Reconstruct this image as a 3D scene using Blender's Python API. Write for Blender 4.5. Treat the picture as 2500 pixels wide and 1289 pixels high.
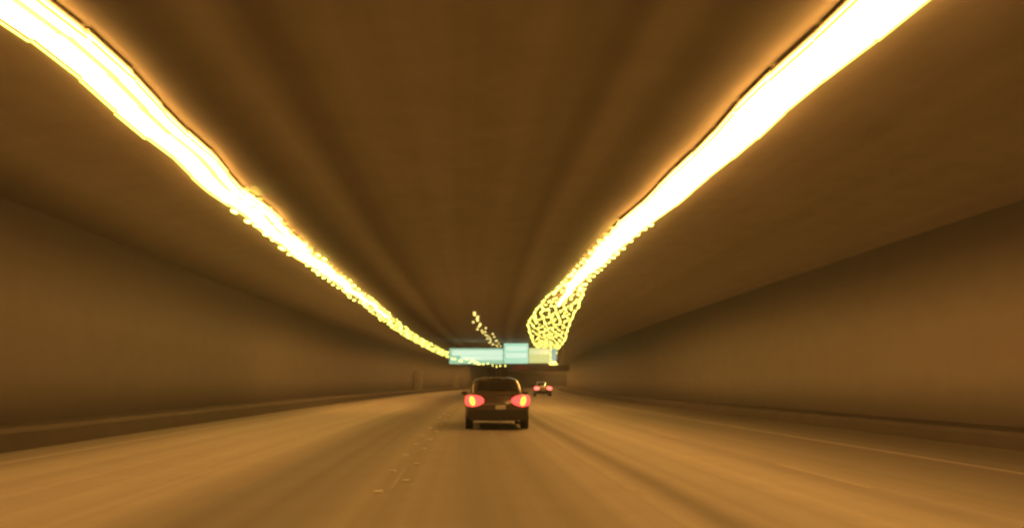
import bpy, bmesh, math, random
from mathutils import Vector, Matrix

random.seed(11)
scene = bpy.context.scene
for o in list(bpy.data.objects):
    bpy.data.objects.remove(o, do_unlink=True)
COL = scene.collection
R = math.radians

# ------------------------------------------------------------------ camera
cam_d = bpy.data.cameras.new('camera')
cam = bpy.data.objects.new('camera', cam_d)
COL.objects.link(cam)
EYE = 1.35
cam.location = (0, 0, EYE)
cam.rotation_euler = (R(90), 0, 0)
cam_d.sensor_width = 36.0
cam_d.lens = 36.0 * 1900 / 2500
cam_d.shift_x = (1250 - 1115) / 2500
cam_d.shift_y = (935 - 644.5) / 2500
cam_d.clip_start = 0.1
cam_d.clip_end = 3000
DOF = True
if DOF:
    cam_d.dof.use_dof = True
    cam_d.dof.focus_distance = 1.3
    cam_d.dof.aperture_fstop = 6.6
    cam_d.dof.aperture_blades = 0
scene.camera = cam

# ------------------------------------------------------------------ world (night, hardly seen: the tunnel encloses the view)
world = bpy.data.worlds.new('World')
scene.world = world
world.use_nodes = True
wn = world.node_tree.nodes
wl = world.node_tree.links
bg = wn.get('Background') or wn.new('ShaderNodeBackground')
sky = wn.new('ShaderNodeTexSky')
sky.sky_type = 'NISHITA'
sky.sun_disc = False
sky.sun_elevation = R(-4)
sky.sun_rotation = R(120)
wl.new(sky.outputs[0], bg.inputs[0])
bg.inputs[1].default_value = 0.01

# ------------------------------------------------------------------ exposure
scene.view_settings.view_transform = 'Standard'
scene.view_settings.look = 'None'
scene.view_settings.gamma = 1.0
scene.view_settings.use_curve_mapping = False
scene.view_settings.exposure = 0.0
scene.render.engine = 'CYCLES'
scene.cycles.max_bounces = 7
scene.cycles.diffuse_bounces = 5
scene.cycles.glossy_bounces = 3
scene.cycles.volume_bounces = 0
scene.cycles.sample_clamp_indirect = 4.0
scene.cycles.sample_clamp_direct = 0
scene.render.use_motion_blur = False

# light of the lamps (sodium orange; the eye-side clips to white)
TUBE_E = (1.0, 0.43, 0.095)
TUBE_S = 17.8
SPOT_E = (1.0, 0.90, 0.16)
SPOT_S = 7.0
LAMP_W = 165.0

# ------------------------------------------------------------------ the tunnel's line
def bend(d):
    return d * d / 2600.0 if d > 0 else 0.0
def heading(d):
    return -math.atan(d / 1300.0) if d > 0 else 0.0
def P(lat, d, z=0.0):
    return Vector((lat + bend(d), d, z))
def lerp_tab(tab, d):
    if d <= tab[0][0]: return tab[0][1]
    for (a, va), (b, vb) in zip(tab, tab[1:]):
        if d <= b:
            return va + (vb - va) * (d - a) / (b - a)
    return tab[-1][1]

# ------------------------------------------------------------------ materials
def newmat(name):
    m = bpy.data.materials.new(name)
    m.use_nodes = True
    return m, m.node_tree.nodes, m.node_tree.links, m.node_tree.nodes['Principled BSDF']

def plain(name, col, rough=0.5, metal=0.0, coat=0.0, noise=0.12, scale=6.0):
    m, n, l, b = newmat(name)
    b.inputs['Roughness'].default_value = rough
    b.inputs['Metallic'].default_value = metal
    b.inputs['Coat Weight'].default_value = coat
    tc = n.new('ShaderNodeTexCoord'); no = n.new('ShaderNodeTexNoise')
    no.inputs['Scale'].default_value = scale; no.inputs['Detail'].default_value = 4
    l.new(tc.outputs['Object'], no.inputs['Vector'])
    mx = n.new('ShaderNodeMix'); mx.data_type = 'RGBA'
    mx.inputs['A'].default_value = tuple(c * (1 - noise) for c in col) + (1,)
    mx.inputs['B'].default_value = tuple(min(1, c * (1 + noise)) for c in col) + (1,)
    l.new(no.outputs['Fac'], mx.inputs['Factor'])
    l.new(mx.outputs['Result'], b.inputs['Base Color'])
    return m

def glow(name, col, strength, base=(0.8, 0.8, 0.75)):
    m, n, l, b = newmat(name)
    b.inputs['Base Color'].default_value = base + (1,)
    b.inputs['Emission Color'].default_value = col + (1,)
    b.inputs['Emission Strength'].default_value = strength
    b.inputs['Roughness'].default_value = 0.4
    return m

def ramp(n, stops):
    r = n.new('ShaderNodeValToRGB')
    cr = r.color_ramp
    cr.interpolation = 'EASE' if len(stops) < 3 else 'B_SPLINE'
    while len(cr.elements) < len(stops):
        cr.elements.new(0.5)
    for e, (p, v) in zip(cr.elements, stops):
        e.position = p; e.color = (v, v, v, 1) if not isinstance(v, tuple) else v + (1,)
    return r

def streaked(name, tint, lat_stops, base, rough=0.8, bump=0.15, streak=0.22, grain=0.12, uvscale=(0.9, 0.012), by_z=None, spec=0.3):
    """Concrete / asphalt whose wear, soot and painted shade run lengthwise; UV = metres across, metres along."""
    m, n, l, b = newmat(name)
    b.inputs['Roughness'].default_value = rough
    b.inputs['Specular IOR Level'].default_value = spec
    uv = n.new('ShaderNodeUVMap'); uv.uv_map = 'UVMap'
    sep = n.new('ShaderNodeSeparateXYZ'); l.new(uv.outputs[0], sep.inputs[0])
    mr = n.new('ShaderNodeMapRange')
    if by_z:
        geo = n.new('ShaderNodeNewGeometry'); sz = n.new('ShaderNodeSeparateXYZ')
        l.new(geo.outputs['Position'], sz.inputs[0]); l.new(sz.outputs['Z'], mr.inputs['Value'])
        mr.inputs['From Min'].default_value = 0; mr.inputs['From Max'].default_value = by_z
    else:
        l.new(sep.outputs['X'], mr.inputs['Value'])
        mr.inputs['From Min'].default_value = -15; mr.inputs['From Max'].default_value = 15
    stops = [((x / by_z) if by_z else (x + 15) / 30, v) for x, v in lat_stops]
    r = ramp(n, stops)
    # wobble of the wear and painted-shade bands' edges, slow along the road
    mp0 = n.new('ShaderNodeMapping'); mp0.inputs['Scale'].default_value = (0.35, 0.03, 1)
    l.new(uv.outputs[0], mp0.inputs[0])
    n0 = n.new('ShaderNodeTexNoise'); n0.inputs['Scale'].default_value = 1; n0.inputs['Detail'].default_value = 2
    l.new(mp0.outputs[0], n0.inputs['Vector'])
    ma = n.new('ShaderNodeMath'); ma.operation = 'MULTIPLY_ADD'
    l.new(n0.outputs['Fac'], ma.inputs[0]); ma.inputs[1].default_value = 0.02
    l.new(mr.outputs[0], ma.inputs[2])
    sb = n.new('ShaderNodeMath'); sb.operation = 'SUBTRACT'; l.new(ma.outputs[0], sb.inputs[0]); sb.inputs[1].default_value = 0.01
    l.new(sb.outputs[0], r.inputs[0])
    # lengthwise streaks
    mp = n.new('ShaderNodeMapping'); mp.inputs['Scale'].default_value = uvscale + (1,)
    l.new(uv.outputs[0], mp.inputs[0])
    n1 = n.new('ShaderNodeTexNoise'); n1.inputs['Scale'].default_value = 1.6; n1.inputs['Detail'].default_value = 5
    l.new(mp.outputs[0], n1.inputs['Vector'])
    # fine grain and blotches
    n2 = n.new('ShaderNodeTexNoise'); n2.inputs['Scale'].default_value = 1.3; n2.inputs['Detail'].default_value = 8
    tc = n.new('ShaderNodeTexCoord'); l.new(tc.outputs['Object'], n2.inputs['Vector'])
    def rng(src, amt):
        q = n.new('ShaderNodeMapRange'); l.new(src, q.inputs['Value'])
        q.inputs['From Min'].default_value = 0.25; q.inputs['From Max'].default_value = 0.75
        q.inputs['To Min'].default_value = 1 - amt; q.inputs['To Max'].default_value = 1 + amt
        return q.outputs[0]
    m1 = n.new('ShaderNodeMath'); m1.operation = 'MULTIPLY'
    l.new(rng(n1.outputs['Fac'], streak), m1.inputs[0]); l.new(rng(n2.outputs['Fac'], grain), m1.inputs[1])
    m2 = n.new('ShaderNodeMath'); m2.operation = 'MULTIPLY'; l.new(m1.outputs[0], m2.inputs[0]); m2.inputs[1].default_value = base
    m3 = n.new('ShaderNodeMath'); m3.operation = 'MULTIPLY'; l.new(m2.outputs[0], m3.inputs[0]); l.new(r.outputs[0], m3.inputs[1])
    cm = n.new('ShaderNodeCombineColor')
    for i, t in enumerate(tint):
        k = n.new('ShaderNodeMath'); k.operation = 'MULTIPLY'; k.inputs[1].default_value = t
        l.new(m3.outputs[0], k.inputs[0]); l.new(k.outputs[0], cm.inputs[i])
    l.new(cm.outputs[0], b.inputs['Base Color'])
    n3 = n.new('ShaderNodeTexNoise'); n3.inputs['Scale'].default_value = 28; n3.inputs['Detail'].default_value = 4
    l.new(tc.outputs['Object'], n3.inputs['Vector'])
    bp = n.new('ShaderNodeBump'); bp.inputs['Strength'].default_value = bump; bp.inputs['Distance'].default_value = 0.01
    l.new(n3.outputs['Fac'], bp.inputs['Height']); l.new(bp.outputs[0], b.inputs['Normal'])
    return m

M = {}
M['road'] = streaked('worn_asphalt', (1.0, 0.97, 0.88),
    [(-9, .50), (-7.6, .72), (-6.3, 1.0), (-5.0, 1.2), (-3.9, 1.2), (-2.9, .62), (-1.9, .52), (-1.2, .85), (-.3, .92), (.6, .72), (1.5, .85), (2.15, 1.35),
     (2.55, .30), (2.8, .8), (3.2, 1.45), (4.0, 1.3), (5.2, .76), (6.6, .58), (8.2, .42), (9.8, .38), (11.5, .34)], 0.27, rough=0.75, streak=0.22, grain=.05, uvscale=(1.3, .006))
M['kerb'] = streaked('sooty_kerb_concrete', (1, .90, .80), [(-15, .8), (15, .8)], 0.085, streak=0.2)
M['walk'] = streaked('dusty_walkway_concrete', (1, .94, .86), [(-15, .8), (15, .8)], 0.055, streak=0.2)
M['wall_left'] = streaked('soot_and_shade_left_wall', (1.0, 0.92, 0.86),
    [(0, .40), (.45, .42), (.9, .62), (1.5, 1.0), (2.4, 1.12), (3.1, 1.05), (3.9, .75), (4.6, .45), (5.1, .28), (5.5, .25), (6.0, .3)], 0.137, by_z=6.0, streak=.12, grain=.06, bump=.06, uvscale=(.35, .012))  # soot low down; the dark top is shade painted into the colour
M['wall_right'] = streaked('soot_and_shade_right_wall', (1.0, 0.92, 0.86),
    [(0, .34), (.45, .38), (.9, .62), (1.5, 1.0), (2.4, 1.1), (3.1, 1.0), (3.9, .72), (4.6, .42), (5.1, .26), (5.5, .24), (6.0, .3)], 0.25, by_z=6.0, streak=.12, grain=.06, bump=.06, uvscale=(.35, .012))  # as on the left: sooty foot, shade painted in towards the top
M['ceil'] = streaked('shade_banded_ceiling_concrete', (1.0, 0.92, 0.80),
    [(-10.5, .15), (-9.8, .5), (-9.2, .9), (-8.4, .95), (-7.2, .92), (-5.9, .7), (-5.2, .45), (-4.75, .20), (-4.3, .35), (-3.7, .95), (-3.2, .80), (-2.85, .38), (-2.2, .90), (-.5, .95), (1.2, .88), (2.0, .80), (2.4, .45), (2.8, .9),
     (3.3, .75), (3.8, .35), (4.4, .55), (5.2, .6), (5.8, .8), (7.5, .92), (9.5, .95), (10.8, 1.0), (11.9, 1.0), (13, .65)], 0.385, streak=.12, grain=.07, bump=.06, uvscale=(.8, .01))  # dark bands and edges paint in shade; darkened beside lamps to curb their glow
M['paint'] = plain('worn_white_road_paint', (.36, .35, .31), .7, noise=.4, scale=3)
M['faint'] = plain('nearly_worn_off_road_paint', (.27, .26, .23), .75, noise=.25, scale=2)
M['stud'] = plain('pale_reflector_plastic', (.75, .74, .68), .25)
M['steel'] = plain('galvanised_steel', (.32, .31, .29), .45, .7)
M['dark'] = plain('black_painted_steel', (.02, .02, .02), .5)
M['housing'] = plain('dusty_lamp_housing', (.6, .57, .5), .6, 0)
M['tube'] = glow('sodium_tube', TUBE_E, TUBE_S)
M['diffuser'] = glow('yellow_green_diffuser_and_fringe', (.78, 1.0, .10), 1.0)
M['spot'] = glow('small_sodium_lamp', SPOT_E, SPOT_S)
M['centre_lamp'] = glow('small_ceiling_sodium_lamp', (1, .78, .22), 3.0)
M['car_paint'] = plain('dark_brown_grey_car_paint', (.085, .07, .055), .28, .35, .8)
M['car_paint2'] = plain('beige_grey_car_paint', (.24, .21, .17), .3, .3, .8)
M['glass'] = plain('dark_car_glass', (.012, .012, .013), .06, 0, 1)
M['rubber'] = plain('tyre_rubber', (.015, .015, .015), .85)
M['rim'] = plain('alloy_rim', (.35, .35, .35), .3, .9)
M['trim'] = plain('black_bumper_plastic', (.015, .015, .016), .6)
M['chrome'] = plain('chrome_strip', (.6, .6, .6), .15, 1)
M['tail'] = glow('lit_red_tail_lens', (1.0, .07, .055), 2.4, (.35, .01, .01))
M['amber'] = glow('lit_amber_brake_lamp', (1.0, .50, .05), 2.6, (.6, .2, .02))
M['tail_far'] = glow('lit_far_red_lens', (1.0, .14, .11), 4.0, (.4, .02, .02))
M['plate'] = plain('pale_number_plate', (.5, .49, .42), .5)
M['tarp'] = plain('dark_lorry_box_paint', (.008, .008, .008), .7)
M['teal'] = glow('lit_teal_sign_face', (.44, .72, .48), .9, (.05, .25, .2))
M['pale'] = glow('lit_pale_sign_band', (.70, .95, .74), 1.05, (.7, .8, .75))
M['teal2'] = glow('lit_aqua_sign_face', (.52, .86, .62), 1.0, (.1, .3, .25))
M['yellow'] = glow('lit_yellow_sign_face', (.74, .80, .30), .95, (.1, .1, .02))
M['yellow2'] = glow('lit_pale_yellow_sign_band', (.85, .95, .52), .85, (.8, .8, .4))
M['blue'] = glow('lit_pale_blue_sign_face', (.36, .58, .54), .7, (.2, .4, .45))
M['red_dot'] = glow('dim_red_pixel', (.5, .02, .03), .6, (.1, .01, .01))
M['cabinet'] = plain('pale_cabinet_enamel', (.26, .24, .19), .5)

# ------------------------------------------------------------------ helpers
def link(name, bm, mat, parent=None, smooth=False):
    me = bpy.data.meshes.new(name)
    bmesh.ops.recalc_face_normals(bm, faces=bm.faces)
    bm.to_mesh(me); bm.free()
    me.materials.append(mat)
    if smooth:
        for p in me.polygons: p.use_smooth = True
    o = bpy.data.objects.new(name, me)
    COL.objects.link(o)
    if parent is not None: o.parent = parent
    return o

def share(name, mesh, parent, loc=(0, 0, 0), rot=(0, 0, 0)):
    o = bpy.data.objects.new(name, mesh)
    COL.objects.link(o); o.parent = parent; o.location = loc; o.rotation_euler = rot
    return o

def thing(name, loc, label, cat, group=None, rz=0.0):
    o = bpy.data.objects.new(name, None)
    o.empty_display_size = 0.3
    COL.objects.link(o)
    o.location = loc; o.rotation_euler = (0, 0, rz)
    tag(o, label, cat, group)
    return o

def tag(o, label, cat, group=None):
    o['label'] = label; o['category'] = cat
    if group: o['group'] = group

def copy_thing(root):
    c = root.copy(); COL.objects.link(c)
    for ch in list(root.children):
        k = ch.copy(); COL.objects.link(k); k.parent = c
        for g in list(ch.children):
            q = g.copy(); COL.objects.link(q); q.parent = k
    return c

def box(bm, x0, x1, y0, y1, z0, z1, bevel=0.0):
    r = bmesh.ops.create_cube(bm, size=1)
    vs = r['verts']
    for v in vs:
        v.co = Vector(((x0 + x1) / 2 + v.co.x * (x1 - x0), (y0 + y1) / 2 + v.co.y * (y1 - y0), (z0 + z1) / 2 + v.co.z * (z1 - z0)))
    if bevel > 0:
        es = {e for v in vs for e in v.link_edges}
        bmesh.ops.bevel(bm, geom=list(es), offset=bevel, segments=2, affect='EDGES')

def cyl(bm, p, r, h, axis='z', seg=16, r2=None):
    m = {'z': Matrix.Identity(4), 'x': Matrix.Rotation(R(90), 4, 'Y'), 'y': Matrix.Rotation(R(90), 4, 'X')}[axis]
    bmesh.ops.create_cone(bm, cap_ends=True, segments=seg, radius1=r, radius2=r if r2 is None else r2, depth=h, matrix=Matrix.Translation(p) @ m)

def along(name, loop, d0, d1, mat, step=6.0, parent=None, kind='structure', smooth=False):
    """closed cross-section (lat, z) carried along the tunnel, UV in metres"""
    bm = bmesh.new(); uvl = bm.loops.layers.uv.new('UVMap')
    ns = max(2, int((d1 - d0) / step) + 1)
    rings = []
    for i in range(ns):
        d = d0 + (d1 - d0) * i / (ns - 1)
        rings.append((d, [bm.verts.new(P(a, d, z)) for a, z in loop]))
    k = len(loop)
    for (da, A), (db, B) in zip(rings, rings[1:]):
        for j in range(k):
            j2 = (j + 1) % k
            f = bm.faces.new((A[j], A[j2], B[j2], B[j]))
            for lp, (u, d) in zip(f.loops, ((loop[j][0], da), (loop[j2][0], da), (loop[j2][0], db), (loop[j][0], db))):
                lp[uvl].uv = (u, d)
    bm.faces.new(rings[0][1]); bm.faces.new(list(reversed(rings[-1][1])))
    o = link(name, bm, mat, parent, smooth)
    if parent is None: o['kind'] = kind
    return o

# ------------------------------------------------------------------ setting: road, kerbs, walls, ceiling
D0, D1 = -45.0, 560.0
LW, RW = -10.5, 13.0          # walls
LK, RK = -9.0, 11.3           # kerbs
TOP = 5.6
def ceil_z(lat):
    s = (lat - 1.25) / 11.75
    return TOP + 0.945 * (1 - min(1, abs(s)) ** 6)

bm_lats = [LK + (RK - LK) * i / 20 for i in range(21)]
road = along('road', [(a, 0.0) for a in bm_lats] + [(RK, -.4), (LK, -.4)], D0, D1, M['road'])
along('walkway', [(LW - .5, -.4), (LW - .5, .42), (LK + .0, .42), (LK, .40), (LK - .002, -.4)], D0, D1, M['walk'])
along('walkway', [(RW + .5, -.4), (RW + .5, .32), (RK + .0, .32), (RK, .30), (RK + .002, -.4)], D0, D1, M['walk'])
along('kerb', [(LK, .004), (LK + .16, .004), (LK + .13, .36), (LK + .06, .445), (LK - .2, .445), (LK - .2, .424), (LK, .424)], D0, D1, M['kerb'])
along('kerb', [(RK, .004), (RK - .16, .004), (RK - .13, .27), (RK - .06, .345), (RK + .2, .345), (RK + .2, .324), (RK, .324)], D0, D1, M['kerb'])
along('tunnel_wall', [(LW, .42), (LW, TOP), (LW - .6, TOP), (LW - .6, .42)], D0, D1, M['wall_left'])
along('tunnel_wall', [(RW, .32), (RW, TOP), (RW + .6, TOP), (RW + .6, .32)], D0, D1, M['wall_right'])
NL = 36
inner = [LW + (RW - LW) * (0.5 - 0.5 * math.cos(math.pi * i / NL)) for i in range(NL + 1)]
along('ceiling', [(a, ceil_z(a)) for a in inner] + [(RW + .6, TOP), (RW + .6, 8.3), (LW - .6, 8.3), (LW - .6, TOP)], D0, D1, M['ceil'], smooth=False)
for f in bpy.data.objects['ceiling'].data.polygons: f.use_smooth = len(f.vertices) == 4 and f.center.z < 8.2
# end caps so that no outside light gets in
for d in (D0, D1):
    bm = bmesh.new(); c = P(1.25, d, 0)
    box(bm, c.x - 13, c.x + 13, d - .3, d, -.5, 8.5)
    o = link('light_block_cap', bm, M['ceil']); o['kind'] = 'structure'

# painted markings (children of the road)
def dash(lat, d, length, w, name='lane_dash', mat='faint'):
    bm = bmesh.new()
    n = max(1, int(length / 4)); vs = []
    for i in range(n + 1):
        dd = d + length * i / n
        vs.append((bm.verts.new(P(lat - w / 2, dd, .004)), bm.verts.new(P(lat + w / 2, dd, .004))))
    for (a, b_), (c, e) in zip(vs, vs[1:]): bm.faces.new((a, b_, e, c))
    return link(name, bm, M[mat], road)
for lat in (-4.1, 5.3):
    d = -8.0
    while d < 200:
        dash(lat, d, 3.0, .10); d += 9.0
d = 2.5
while d < 200:
    dash(-.88, d, 2.2, .05); d += 7.5
dash(2.2, -10, 300, .13, 'lane_line')
dash(-7.7, -10, 400, .13, 'edge_line')
dash(8.4, -10, 400, .13, 'edge_line')

# ------------------------------------------------------------------ road studs along the lane line left of the car
bm = bmesh.new()
box(bm, -.055, .055, -.045, .045, .0, .022, .008)
stud_mesh = link('road_stud', bm, M['stud']).data
bpy.data.objects.remove(bpy.data.objects['road_stud'])
d = 9.6; i = 0
while d < 60:
    o = bpy.data.objects.new('road_stud', stud_mesh); COL.objects.link(o)
    o.location = P(-.88 + (.14 if i % 2 else -.12) + random.uniform(-.03, .03), d + random.uniform(-.2, .2), .005)
    o.rotation_euler = (0, 0, random.uniform(-.2, .2))
    tag(o, 'small pale reflective stud in the loose line left of the car ahead', 'road stud', 'reflective studs along the lane line')
    d += 1.1 + i * .06; i += 1

# ------------------------------------------------------------------ long tube lamps: the near part of both rows
LZ = 6.35
def make_trough(width, tubes, label, group):
    L = 1.46
    t = thing('tube_lamp', (0, 0, 0), label, 'tunnel lamp', group)
    bm = bmesh.new()
    w = width / 2
    box(bm, -w + .065, w - .065, -L / 2, L / 2, .075, .13, .01)
    link('housing', bm, M['housing'], t)
    bm = bmesh.new(); box(bm, -w + .12, w - .12, -L / 2 + .01, L / 2 - .01, .03, .074, .006)
    link('diffuser', bm, M['diffuser'], t)
    for sg in (-1, 1):
        bm = bmesh.new(); box(bm, sg * (w - .03) - .018, sg * (w - .03) + .018, -L / 2 + .005, L / 2 - .005, -.075, -.045, .004)
        link('fringe_glow_strip', bm, M['diffuser'], t)  # glowing strips added for the yellow-green fringe of light
    for x, tw in tubes:
        bm = bmesh.new()
        seg = 10; ys = [-L / 2 + .0, -L / 2 + .04, L / 2 - .04, L / 2 - .0]; sc = [.8, 1, 1, .8]
        rings = []
        for y, s in zip(ys, sc):
            rings.append([bm.verts.new((x + math.cos(2 * math.pi * k / seg) * tw / 2 * s, y, .0 + math.sin(2 * math.pi * k / seg) * .055 * s)) for k in range(seg)])
        for A, B in zip(rings, rings[1:]):
            for k in range(seg): bm.faces.new((A[k], A[(k + 1) % seg], B[(k + 1) % seg], B[k]))
        bm.faces.new(rings[0]); bm.faces.new(rings[-1])
        link('lamp_tube', bm, M['tube'], t, True)
    return t
def place_row(proto, centre_tab, d_from, d_to, pitch, amp, ph):
    d = d_from; first = True
    while d < d_to:
        o = proto if first else copy_thing(proto)
        first = False
        off = lambda q: lerp_tab(centre_tab, q) + amp * (math.sin(q * 1.15 + ph) * .6 + math.sin(q * .53 + ph * 2) * .6)
        lat = off(d); slope = (off(d + .5) - off(d - .5))
        o.location = P(lat, d, LZ + random.uniform(-.012, .012))
        o.rotation_euler = (0, random.uniform(-.015, .015), heading(d) - math.atan(slope) + random.uniform(-.01, .01))
        o.scale = (1 if d < 24 else max(.14, 1 - (d - 24) / 28), 1, 1)
        # hanger rods reach up to the ceiling
        top = ceil_z(lat) - LZ
        for sx in (-.3, .3):
            share('hanger_rod', rod_mesh, o, (sx, 0, .12)).scale = (1, 1, max(.05, ceil_z(lat + sx) - LZ - .10))
        d += pitch
bm = bmesh.new(); box(bm, -.012, .012, -.012, .012, 0, 1)
rod_mesh = link('hanger_rod', bm, M['steel']).data
bpy.data.objects.remove(bpy.data.objects['hanger_rod'])

left_tab = [(0, -5.86), (14, -5.88), (19, -6.0), (27, -6.25), (40, -6.3), (50, -6.35), (60, -6.6)]
right_tab = [(0, 5.58), (17, 5.52), (28, 5.30), (39, 5.3), (51, 5.6)]
pl = make_trough(.96, [(-.22, .42), (.30, .26)], 'long glowing tube lamp of the ceiling row left of the car lanes', 'long tube lamps of the left row')
place_row(pl, left_tab, -21, 60, 1.5, .10, 0.4)
pr = make_trough(.98, [(-.3, .30), (.03, .30), (.36, .22)], 'wide glowing triple tube lamp of the right ceiling row', 'long tube lamps of the right row')
place_row(pr, right_tab, -21, 51, 1.5, .05, 1.7)

# ------------------------------------------------------------------ lamp bars: the far part of both rows, small lamps on cross bars
bm = bmesh.new(); bmesh.ops.create_icosphere(bm, subdivisions=1, radius=1)
spot_mesh = link('small_lamp', bm, M['spot'], None, True).data
bpy.data.objects.remove(bpy.data.objects['small_lamp'])
def bar_row(in_tab, out_tab, d0, d1, label, group, dens, size, edge=.35):
    d = d0; j = 0
    while d < d1:
        a = lerp_tab(in_tab, d); b_ = lerp_tab(out_tab, d)
        if a > b_: a, b_ = b_, a
        n = dens
        mid = (a + b_) / 2
        LB = min(LZ, ceil_z(a) - .14, ceil_z(b_) - .14)
        t = thing('lamp_bar', P(mid, d, LB), label, 'tunnel lamp', group, heading(d))
        bm = bmesh.new(); box(bm, a - mid - .1, b_ - mid + .1, -.04, .04, .07, .12)
        link('cross_bar', bm, M['housing'], t)
        for sx in (a - mid, b_ - mid):
            share('hanger_rod', rod_mesh, t, (sx, 0, .11)).scale = (1.5, 1.5, max(.03, ceil_z(mid + sx) - LB - .10))
        for k in range(n):
            step = (b_ - a) / (n - 1)
            x = a - mid + step * k + step * (.34 * math.sin(d * .8 + k * 2.1) + random.uniform(-.28, .28)) * (1 if 0 < k < n - 1 else edge)
            if 0 < k < n - 1 and random.random() < .10: continue
            o = share('small_lamp', spot_mesh, t, (x, random.uniform(-.3, .3), random.uniform(-.06, .03)))
            s_ = size * (.85 + .3 * random.random()) * (.8 + d / 330)
            lng = max(1.3, 3.2 * (1 - (d - 37) / 25)) * random.uniform(.7, 1.2)
            o.scale = (s_ * 2.0, s_ * lng, s_ * .8)
        pitch = 1.1 + max(0, d - 38) * .016
        if d < 37:
            d += pitch; j += 1
            continue
        ld = bpy.data.lights.new('lamp_light', 'SPOT'); ld.energy = LAMP_W * pitch; ld.color = (1.0, .42, .09)
        ld.spot_size = R(158); ld.spot_blend = 1.0; ld.shadow_soft_size = .05
        lo = bpy.data.objects.new('lamp_light', ld); COL.objects.link(lo); lo.parent = t; lo.location = (0, 0, -.14)
        d += pitch; j += 1
bar_row([(20, -5.58), (27, -5.78), (36, -5.85), (48, -5.85), (79, -6.6), (127, -6.9), (170, -7.6)], [(20, -6.42), (27, -6.68), (36, -6.75), (48, -6.8), (79, -7.75), (127, -8.8), (170, -9.2)], 20.4, 190,
        'bar of small yellow lamps in the left ceiling row running down to the teal sign', 'small lamp bars of the left row', 5, .050, .9)
bar_row([(24, 4.92), (28, 4.78), (39, 4.72), (49, 4.4), (65, 4.3), (90, 5.7), (146, 8.7)], [(24, 5.90), (28, 5.84), (39, 5.9), (49, 6.8), (65, 7.8), (90, 9.4), (146, 10.4)], 24.4, 330,
        'bar of small yellow lamps spreading out in the right ceiling row above the sign', 'small lamp bars of the right row', 9, .045)

# ------------------------------------------------------------------ centre string of single lamps
bm = bmesh.new(); cyl(bm, Vector((0, 0, .0)), .06, .09, seg=12, r2=.10); 
cl_mesh = link('lamp_bowl', bm, M['centre_lamp'], None, True).data
bpy.data.objects.remove(bpy.data.objects['lamp_bowl'])
d = 55.5; i = 0
ctab = [(55.9, .2), (65, .42), (79, .75), (95, 1.05), (106, 1.5)]
while d < 108:
    lat = lerp_tab(ctab, d) + random.uniform(-.75, .55) * (1 if i > 4 else .25)
    t = thing('pendant_lamp', P(lat, d, LZ), 'small round amber lamp hanging in the short string above the middle of the sign', 'pendant lamp', 'small lamps in the short middle string')
    share('lamp_bowl', cl_mesh, t)
    share('hanger_rod', rod_mesh, t, (0, 0, .05)).scale = (1, 1, ceil_z(lat) - LZ - .04)
    d += 1.7; i += 1

# ------------------------------------------------------------------ overhead sign gantry
SD = 98.0
def px(x, d=SD): return (x - 1115) * d / 1900.0        # metres across at distance d
def pz(y, d=SD): return EYE + (935 - y) * d / 1900.0
sx0 = px(1228)
gan = thing('overhead_sign', (sx0, SD, 0), 'wide lit teal and yellow direction sign hung across the lanes', 'road sign')
def panel(name, x0, x1, y0, y1, mat, dy, depth=.12, parent=gan, label=None):
    bm = bmesh.new()
    box(bm, px(x0) - sx0, px(x1) - sx0, dy, dy + depth, pz(y1), pz(y0), .03)
    o = link(name, bm, mat, parent)
    if label: o['label'] = label
    return o
fa = panel('sign_face', 1097, 1229, 850, 888, M['teal'], 0, label='long teal left panel')
fb = panel('sign_face', 1230.5, 1290, 838, 887, M['teal2'], -.02, label='taller aqua middle panel')
fc = panel('sign_face', 1291.5, 1344, 849, 886, M['yellow'], 0, label='yellow right panel')
fd = panel('sign_face', 1345.5, 1359, 851, 882, M['blue'], .0, label='narrow pale blue panel at the right end')
panel('pale_band', 1104, 1227, 855, 867, M['pale'], -.05, .045, fa)
panel('pale_band', 1125, 1227, 869, 878, M['pale'], -.05, .045, fa)
panel('pale_band', 1236, 1285, 846, 855, M['pale'], -.07, .045, fb)
panel('pale_band', 1236, 1285, 862, 872, M['pale'], -.07, .045, fb)
panel('pale_band', 1294, 1341, 854, 864, M['yellow2'], -.05, .045, fc)
# steelwork behind
bm = bmesh.new()
for yy in (856, 880):
    box(bm, px(1090) - sx0, px(1366) - sx0, .16, .30, pz(yy) - .07, pz(yy) + .07)
for xx in range(1100, 1366, 22):
    box(bm, px(xx) - sx0 - .05, px(xx) - sx0 + .05, .31, .40, pz(882), pz(852))
link('support_frame', bm, M['dark'], gan)
for xx in (1110, 1170, 1225, 1260, 1310, 1352):
    lat = px(xx) - bend(SD)
    bm = bmesh.new(); box(bm, px(xx) - sx0 - .04, px(xx) - sx0 + .04, .41, .49, pz(870), ceil_z(lat) + .02)
    link('hanger', bm, M['steel'], gan)
# message board under it: a dark box with a few dim red pixels
bx0 = px(1300)
ms = thing('message_board', (bx0, SD + .6, 0), 'dark switched-off message board with dim red dots hung under the sign', 'message board')
bm = bmesh.new()
box(bm, px(1214) - bx0, px(1392) - bx0, 0, .5, pz(905), pz(890), .05)
link('casing', bm, M['dark'], ms)
for k in range(10):
    for q in range(2):
        if random.random() < .75:
            x = px(1252 + k * 4.2 + random.uniform(-1, 1)) - bx0; z = pz(895 + q * 5 + random.uniform(-1, 1))
            bm = bmesh.new(); box(bm, x - .06, x + .06, -.05, -.002, z - .06, z + .06); link('red_pixel', bm, M['red_dot'], ms)
for xx in (1230, 1300, 1378):
    bm = bmesh.new(); box(bm, px(xx) - bx0 - .05, px(xx) - bx0 + .05, .55, .65, pz(900), ceil_z(px(xx) - bend(SD)) + .02)
    link('hanger', bm, M['steel'], ms)
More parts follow.
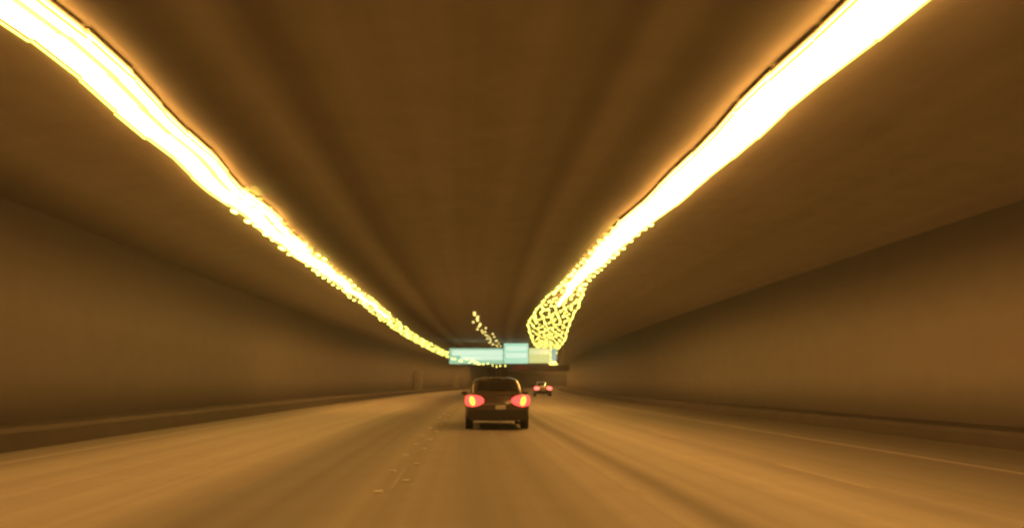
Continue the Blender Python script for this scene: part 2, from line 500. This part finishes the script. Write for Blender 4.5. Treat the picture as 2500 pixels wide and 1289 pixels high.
# small lamps that light the sign's lower left edge
i = 0
for xx in [1104, 1111, 1122, 1127, 1139, 1146, 1152, 1156, 1160, 1165, 1169, 1180, 1191, 1202, 1212, 1221, 1233]:
    zz = 876 + (xx - 1104) * .14 + random.uniform(-4, 4)
    t = thing('sign_lamp', (px(xx), SD - .35, pz(zz)), 'tiny yellow lamp in the dotted line along the lower left edge of the teal sign', 'sign lamp', 'tiny lamps along the sign')
    o = share('small_lamp', spot_mesh, t); o.scale = (.06, .06, .10)
    bm = bmesh.new(); box(bm, -.02, .02, .05, .34, -.02, .02); link('arm', bm, M['dark'], t)

# ------------------------------------------------------------------ vehicles
def sup(w, z0, z1, n=28, e=4.5, taper=0.0):
    out = []
    zc, hz = (z0 + z1) / 2, (z1 - z0) / 2
    for k in range(n):
        a = 2 * math.pi * k / n
        c, s = math.cos(a), math.sin(a)
        x = math.copysign(abs(c) ** (2 / e), c); z = math.copysign(abs(s) ** (2 / e), s)
        out.append((x * w * (1 - taper * max(0, z)), zc + z * hz))
    return out
def loft(secs, cap=True):
    bm = bmesh.new(); rings = []
    for y, s in secs: rings.append([bm.verts.new((x, y, z)) for x, z in s])
    for A, B in zip(rings, rings[1:]):
        for k in range(len(A)): bm.faces.new((A[k], A[(k + 1) % len(A)], B[(k + 1) % len(A)], B[k]))
    if cap:
        bm.faces.new(rings[0]); bm.faces.new(list(reversed(rings[-1])))
    return bm

def make_car(name, loc, label, paint, tail, amber, rz, group=None, s=1.0):
    t = thing(name, loc, label, 'car', group, rz)
    t.scale = (s, s, s)
    W = .89
    secs = [(0.0, sup(W - .12, .42, .92)), (.03, sup(W - .06, .36, .97)), (.12, sup(W - .02, .30, 1.0)), (.40, sup(W, .24, 1.03)), (.9, sup(W, .22, 1.03)),
            (2.0, sup(W, .22, 1.0)), (3.0, sup(W, .22, .97)), (3.7, sup(W - .02, .22, .90)), (4.2, sup(W - .05, .24, .80)), (4.42, sup(W - .14, .32, .68))]
    link('body', loft(secs), paint, t, True)
    cab = [(.20, sup(.66, .9, 1.02, taper=.0)), (.42, sup(.70, .9, 1.15, taper=.03)), (.72, sup(.72, .9, 1.33, taper=.10)), (1.05, sup(.73, .9, 1.44, taper=.16)), (1.7, sup(.73, .9, 1.48, taper=.17)),
           (2.3, sup(.73, .9, 1.45, taper=.16)), (2.8, sup(.73, .9, 1.26, taper=.10)), (3.25, sup(.70, .9, .98, taper=.02))]
    link('cabin', loft(cab), paint, t, True)
    # rear window: curved pane set on the slope
    bm = bmesh.new(); prev = None
    for (y, z, w) in ((.33, 1.12, .56), (.50, 1.225, .55), (.68, 1.33, .53), (.86, 1.40, .50)):
        row = [bm.verts.new((w * u, y - .035 + .05 * u * u, z + .012 - .03 * u * u)) for u in (-1, -.66, -.33, 0, .33, .66, 1)]
        if prev:
            for k in range(6): bm.faces.new((prev[k], prev[k + 1], row[k + 1], row[k]))
        prev = row
    link('rear_window', bm, M['glass'], t, True)
    for sg in (-1, 1):
        bm = bmesh.new()
        pts = [(.62, 1.06), (.95, 1.33), (1.7, 1.37), (2.35, 1.34), (2.85, 1.06)]
        vs = [bm.verts.new((sg * (.745 - .10 * (z - 1.06) / .3), y, z)) for y, z in pts]
        f = bm.faces.new(vs)
        r = bmesh.ops.extrude_face_region(bm, geom=[f])
        for v in r['geom']:
            if isinstance(v, bmesh.types.BMVert): v.co.x -= sg * .03
        link('side_window', bm, M['glass'], t)
        # tail lamps wrap round the corner
        bm = bmesh.new()
        rows = []
        for k, (u, yy) in enumerate(((.38, -.025), (.46, -.024), (.58, -.020), (.70, -.008), (.79, .03), (.86, .10), (.89, .22))):
            zt = (.86, .93, .965, .975, .97, .95, .91)[k]; zb = (.78, .71, .665, .645, .65, .68, .74)[k]
            rows.append([bm.verts.new((sg * (u + dx), yy + dy, z)) for z, dx, dy in ((zb, 0, .01), (zt, 0, .01), (zt - .02, .01, -.03), (zb + .02, .01, -.03))])
        for A, B in zip(rows, rows[1:]):
            for k in range(4): bm.faces.new((A[k], A[(k + 1) % 4], B[(k + 1) % 4], B[k]))
        bm.faces.new(rows[0]); bm.faces.new(rows[-1])
        tl = link('tail_lamp', bm, tail, t, False)
        if amber:
            bm = bmesh.new(); cyl(bm, Vector((0, 0, 0)), .10, .03, 'y', 20)
            for v in bm.verts: v.co = Vector((sg * .70 + v.co.x * .75 + sg * v.co.z * .25, -.058 + v.co.y, .81 + v.co.z * 1.3))
            link('brake_lamp', bm, amber, tl, True)
        bm = bmesh.new(); box(bm, sg * .94 - .09, sg * .94 + .09, 2.55, 2.66, .94, 1.05, .03)
        link('door_mirror', bm, paint, t)
        for y in (.78, 3.48):
            bm = bmesh.new(); cyl(bm, Vector((sg * .78, y, .315)), .315, .21, 'x', 28)
            w = link('wheel', bm, M['rubber'], t, False)
            bm = bmesh.new(); cyl(bm, Vector((sg * .89, y, .315)), .2, .012, 'x', 20); link('rim', bm, M['rim'], w)
        bm = bmesh.new(); box(bm, sg * .58 - .05, sg * .58 + .05, -.035, .1, .25, .30, .015); link('exhaust_pipe', bm, M['chrome'], t)
    bm = bmesh.new(); box(bm, -.83, .83, -.075, .25, .27, .56, .05); link('bumper', bm, M['trim'], t)
    bm = bmesh.new(); box(bm, -.40, .40, -.028, .0, .70, .735, .008); link('boot_strip', bm, M['chrome'], t)
    bm = bmesh.new(); box(bm, -.06, .22, -.03, -.005, .58, .69, .006); link('number_plate', bm, M['plate'], t)
    bm = bmesh.new(); box(bm, -.12, .12, .98, 1.02, 1.40, 1.445, .008); link('high_brake_lamp', bm, M['trim'], t)
    return t
CD = 22.3
make_car('car', ((1215 - 1115) * CD / 1900, CD, 0), 'dark saloon car braking with lit red and amber tail lamps in the middle lane', M['car_paint'], M['tail'], M['amber'], heading(CD), s=1.04)
C2 = 80
make_car('car', ((1326 - 1115) * C2 / 1900, C2, 0), 'smaller distant car with pinkish red tail lamps in the lane to the right', M['car_paint2'], M['tail_far'], None, heading(C2) )

# lorry far ahead in the same lane
LD = 86.0
lor = thing('lorry', ((1217 - 1115) * LD / 1900, LD, 0), 'dark unlit lorry far ahead of the braking saloon car', 'lorry', None, heading(LD))
bm = bmesh.new(); box(bm, -1.15, 1.15, 0, 7.2, 1.0, 2.95, .05); link('cargo_box', bm, M['tarp'], lor)
for sg in (-1, 1):
    bm = bmesh.new(); box(bm, min(sg * .03, sg * 1.08), max(sg * .03, sg * 1.08), -.05, -.003, 1.1, 2.85, .02)
    dr = link('rear_door', bm, M['tarp'], lor)
    bm = bmesh.new(); cyl(bm, Vector((sg * .2, -.08, 2.1)), .02, 1.5, 'z', 8); link('lock_rod', bm, M['steel'], dr)
    bm = bmesh.new(); box(bm, sg * .95 - .12, sg * .95 + .12, -.04, .06, .72, .86, .02); link('tail_lamp', bm, M['trim'], lor)
    for y in (1.2, 2.4, 8.2):
        bm = bmesh.new(); cyl(bm, Vector((sg * .95, y, .5)), .5, .32, 'x', 20); link('wheel', bm, M['rubber'], lor)
bm = bmesh.new(); box(bm, -.45, .45, .02, 9.2, .7, .98); link('chassis', bm, M['trim'], lor)
bm = bmesh.new(); box(bm, -1.1, 1.1, -.02, .1, .45, .6, .02); link('underrun_bar', bm, M['trim'], lor)
bm = bmesh.new(); box(bm, -1.12, 1.12, 7.5, 9.4, .8, 2.9, .12); link('cab', bm, M['tarp'], lor)

# pale cabinets on the left walkway
for d, lb in ((108, 'pale metal cabinet on the left walkway, the nearer of two'), (158, 'pale metal cabinet on the left walkway, the farther of two')):
    t = thing('wall_cabinet', P(LW + .05, d, .425), lb, 'cabinet', 'cabinets on the left walkway', heading(d))
    bm = bmesh.new(); box(bm, 0, 1.1, 0, .7, .0, 2.6, .03); link('casing', bm, M['cabinet'], t)
    for k in (0, 1):
        bm = bmesh.new(); box(bm, .05 + k * .52, .05 + k * .52 + .48, -.03, -.001, .1, 2.5, .01); link('door', bm, M['cabinet'], t)

# thin haze added along the tunnel to put a glow round the lamps
HAZE = 0.0018
if HAZE:
    bm = bmesh.new(); box(bm, -16, 150, D0 - 3, D1 + 3, -1.6, 9.2)
    hz = link('haze', bm, M['dark']); hz['kind'] = 'stuff'
    hm = bpy.data.materials.new('lamp_glow_haze'); hm.use_nodes = True
    nt = hm.node_tree; nt.nodes.clear()
    out = nt.nodes.new('ShaderNodeOutputMaterial'); pv = nt.nodes.new('ShaderNodeVolumePrincipled')
    pv.inputs['Color'].default_value = (.9, .88, .85, 1); pv.inputs['Density'].default_value = HAZE; pv.inputs['Anisotropy'].default_value = .6
    nt.links.new(pv.outputs[0], out.inputs['Volume'])
    hz.data.materials.clear(); hz.data.materials.append(hm)
